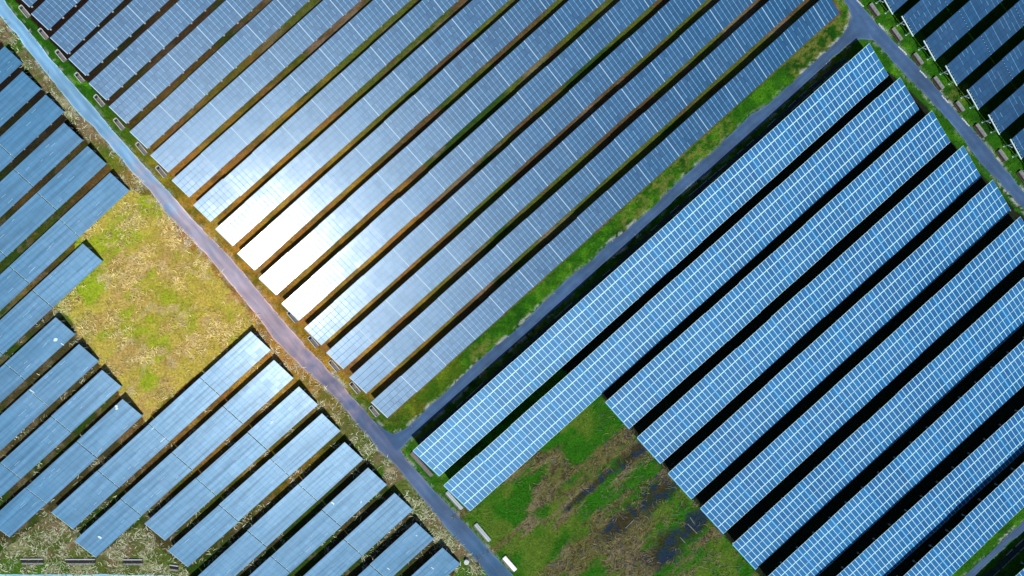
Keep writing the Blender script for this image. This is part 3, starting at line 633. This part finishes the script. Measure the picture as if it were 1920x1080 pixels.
# kerb pieces on the right road
kb = [(1606,0,1619,13),(1647,44,1656,55),(1684,87,1700,103),(1724,132,1737,146),(1765,179,1778,193),(1803,221,1817,237)]
for i, (a0, a1, b0, b1) in enumerate(kb):
    a = P(a0, a1); b_ = P(b0, b1); d = b_ - a; r = tag(link('kerb_stone', None), 'x')  if False else None
    b = MB(); l2 = d.length / 2; nseg = 5
    for q in range(nseg): 
        dz = random.uniform(-0.03, 0.02); b.box(-l2 + q * 2 * l2 / nseg + 0.02, -l2 + (q + 1) * 2 * l2 / nseg - 0.02, -0.13 + dz, 0.13 + dz, -0.1, 0.16 + dz)
    o = link('kerb', b.mesh('kerb', [M_rim], 0.03), None, (a + b_) / 2, (0, 0, math.atan2(d.y, d.x)))
    tag(o, 'short white kerb on the far edge of the right road, %s from the top' % ORD[i], 'kerb', 'white kerb pieces of the right road')
# concrete-lined channel between the diagonal road and the first framed row
def channel(name, pts, w, label):
    r = empty(name, P(*pts[0])); tag(r, label, 'drainage channel'); o0 = P(*pts[0])
    p = [P(*q) - o0 for q in pts]
    bed = MB(); rr = random.Random(4)
    for a, b_ in zip(p[:-1], p[1:]):
        d = b_ - a; n = Vector((-d.y, d.x, 0)).normalized(); L_ = d.length; st = int(L_ / 3.0) + 1
        q0 = [a - n * w/2, b_ - n * w/2, b_ + n * w/2, a + n * w/2]
        zz = 0.012
        bed.quad([Vector((v.x, v.y, zz)) for v in q0], 0)
        for s in range(st):
            for sg in (-1, 1):
                if rr.random() < (0.22 if sg < 0 else 0.45): continue
                t0 = s / st + 0.01; t1 = (s + rr.uniform(0.7, 1.0)) / st; ang = math.atan2(d.y, d.x)
                c = a + d * t0 + n * sg * (w/2 + rr.uniform(-0.06, 0.06)); M = Matrix.Translation(c) @ Matrix.Rotation(ang + rr.uniform(-.02, .02), 4, 'Z')
                lp = MB(); lp.box(0, L_ * (t1 - t0), -0.06, 0.06, -0.1, 0.13, 0, M); link('lip', lp.mesh('lip', [M_lip]), r)
    link('lining', bed.mesh('lining', [M_chan]), r)
M_chan = noisy('channel_lining', (0.006, 0.012, 0.028), (0.018, 0.03, 0.06), 0.8, 0.6)
M_lip = noisy('channel_lip', (0.18, 0.20, 0.22), (0.42, 0.45, 0.5), 0.7, 0.8)
channel('drainage_channel', [(783,831),(858,768),(948,685),(1060,585),(1150,505),(1240,420),(1330,340),(1420,262),(1500,186),(1560,133),(1590,108)], 0.95, 'dark lined channel with broken pale lips along the diagonal road')
channel('drainage_channel', [(1820,1110),(1858,1076),(1890,1046),(1925,1013),(1990,955)], 1.3, 'dark channel beyond the road in the lower right corner')

# ------------------------------------------------------------------ small things
M_scrap = principled('white_scrap', (0.55, 0.72, 0.80), 0.6)
def on_panel(px, py):
    """height of the glass under a photograph pixel, found by casting a ray down"""
    dg = bpy.context.evaluated_depsgraph_get(); o = Vector((0, 0, H)); d = (P(px, py) - o).normalized()
    hit, loc, nrm, _, ob, _ = S.ray_cast(dg, o, d); return loc, nrm
bpy.context.view_layer.update()
scr = [(187,1007,1.1,0.5,-42,'white plastic scrap on a smooth panel near the bottom left slot drains'),(624,943,1.1,0.45,-42,'white scrap beside a dark panel joint, left of the curled white scrap'),
       (677,941,0.25,0.7,-10,'curled white scrap near the lower edge of a smooth panel'),(781,1004,0.55,0.22,-35,'small white scrap near the end of the next-to-last smooth row'),
       (728,1066,0.9,0.22,-42,'thin white strip low on the next-to-last smooth row'),(811,1065,1.0,0.2,-42,'thin white strip on the last smooth row at the bottom'),
       (219,766,0.55,0.75,-42,'small white square with grey ring on a smooth panel beside the dry field'),(104,637,0.8,1.0,-20,'white splatter patch on the smooth row beside the dry field'),
       (117,645,1.1,0.25,-40,'thin white streak trailing from the splatter patch'),(60,733,1.4,0.25,-42,'white sliver across a panel joint on a left smooth row'),
       (510,791,0.9,0.25,-42,'white cross-shaped scrap on a smooth row below the dry field'),(570,739,0.9,0.4,-35,'white scrap on the corner of a smooth row near the path')]
for (px, py, l_, w_, an, lab) in scr:
    loc, nrm = on_panel(px, py); b = MB(); rr = random.Random(int(px))
    n = 9; top = []; bot = []
    for q in range(n):
        t = 2 * math.pi * q / n; s_ = rr.uniform(0.8, 1.15); sq = 1 / max(abs(math.cos(t)), abs(math.sin(t))) * 0.85
        l_ *= 0.985; w_ *= 0.985; top.append((math.cos(t) * l_/2 * s_ * sq, math.sin(t) * w_/2 * s_ * sq, 0.05)); bot.append((top[-1][0], top[-1][1], -0.01))
    b.quad(top, 0)
    for q in range(n): b.quad([bot[q], bot[(q + 1) % n], top[(q + 1) % n], top[q]], 0)
    if 'cross-shaped' in lab: b.box(-0.12, 0.12, -0.55, 0.45, 0.0, 0.056)
    if 'ring' in lab: b.tube((-0.35, 0.35, 0), (-0.35, 0.35, 0.06), 0.28, 0, 12)
    o = link('scrap', b.mesh('scrap', [M_scrap]), None, loc + nrm * 0.03); q = nrm.to_track_quat('Z', 'Y') if False else Vector((0, 0, 1)).rotation_difference(nrm)
    o.rotation_euler = (q @ Matrix.Rotation(math.radians(an), 3, 'Z').to_quaternion()).to_euler(); tag(o, lab, 'scrap')
# white drum beside the path
r = empty('plastic_drum', P(875, 1052)); tag(r, 'round white drum standing in weeds left of the path near the bottom', 'drum')
b = MB(); b.tube((0, 0, -0.05), (0, 0, 0.85), 0.50, 0, 20); b.tube((0, 0, 0.3), (0, 0, 0.34), 0.53, 0, 20); b.tube((0, 0, 0.6), (0, 0, 0.64), 0.53, 0, 20); link('barrel', b.mesh('barrel', [M_scrap]), r)
b = MB(); b.tube((0, 0, 0.851), (0, 0, 0.90), 0.44, 0, 20, 0.40); link('lid', b.mesh('lid', [M_rim]), r)
# loose pipes in the rough field
pp = [(1296,972,1308,998,'long pale pipe lying in the wet patch of the rough field'),(1294,971,1301,981,'short pale pipe beside the long one in the rough field'),(1275,1007,1285,1018,'thin pale pipe lowest in the rough field'),(1173,990,1189,974,'grey-blue pipe lying along a brown band of the rough field')]
for (a0, a1, b0, b1, lab) in pp:
    if 'short' in lab: a0, a1, b0, b1 = 1294, 970, 1301, 981
    if lab.startswith('long'): a0, a1, b0, b1 = 1289, 982, 1307, 1000
    a = P(a0, a1, 0.12); d = P(b0, b1, 0.12) - a; b = MB(); b.tube((0, 0, 0), d, 0.075, 0, 10); b.tube(d * 0.95, d * 1.0, 0.10, 0, 10); tag(link('pipe', b.mesh('pipe', [M_grey]), None, a), lab, 'pipe')
print('objects', len(bpy.data.objects))
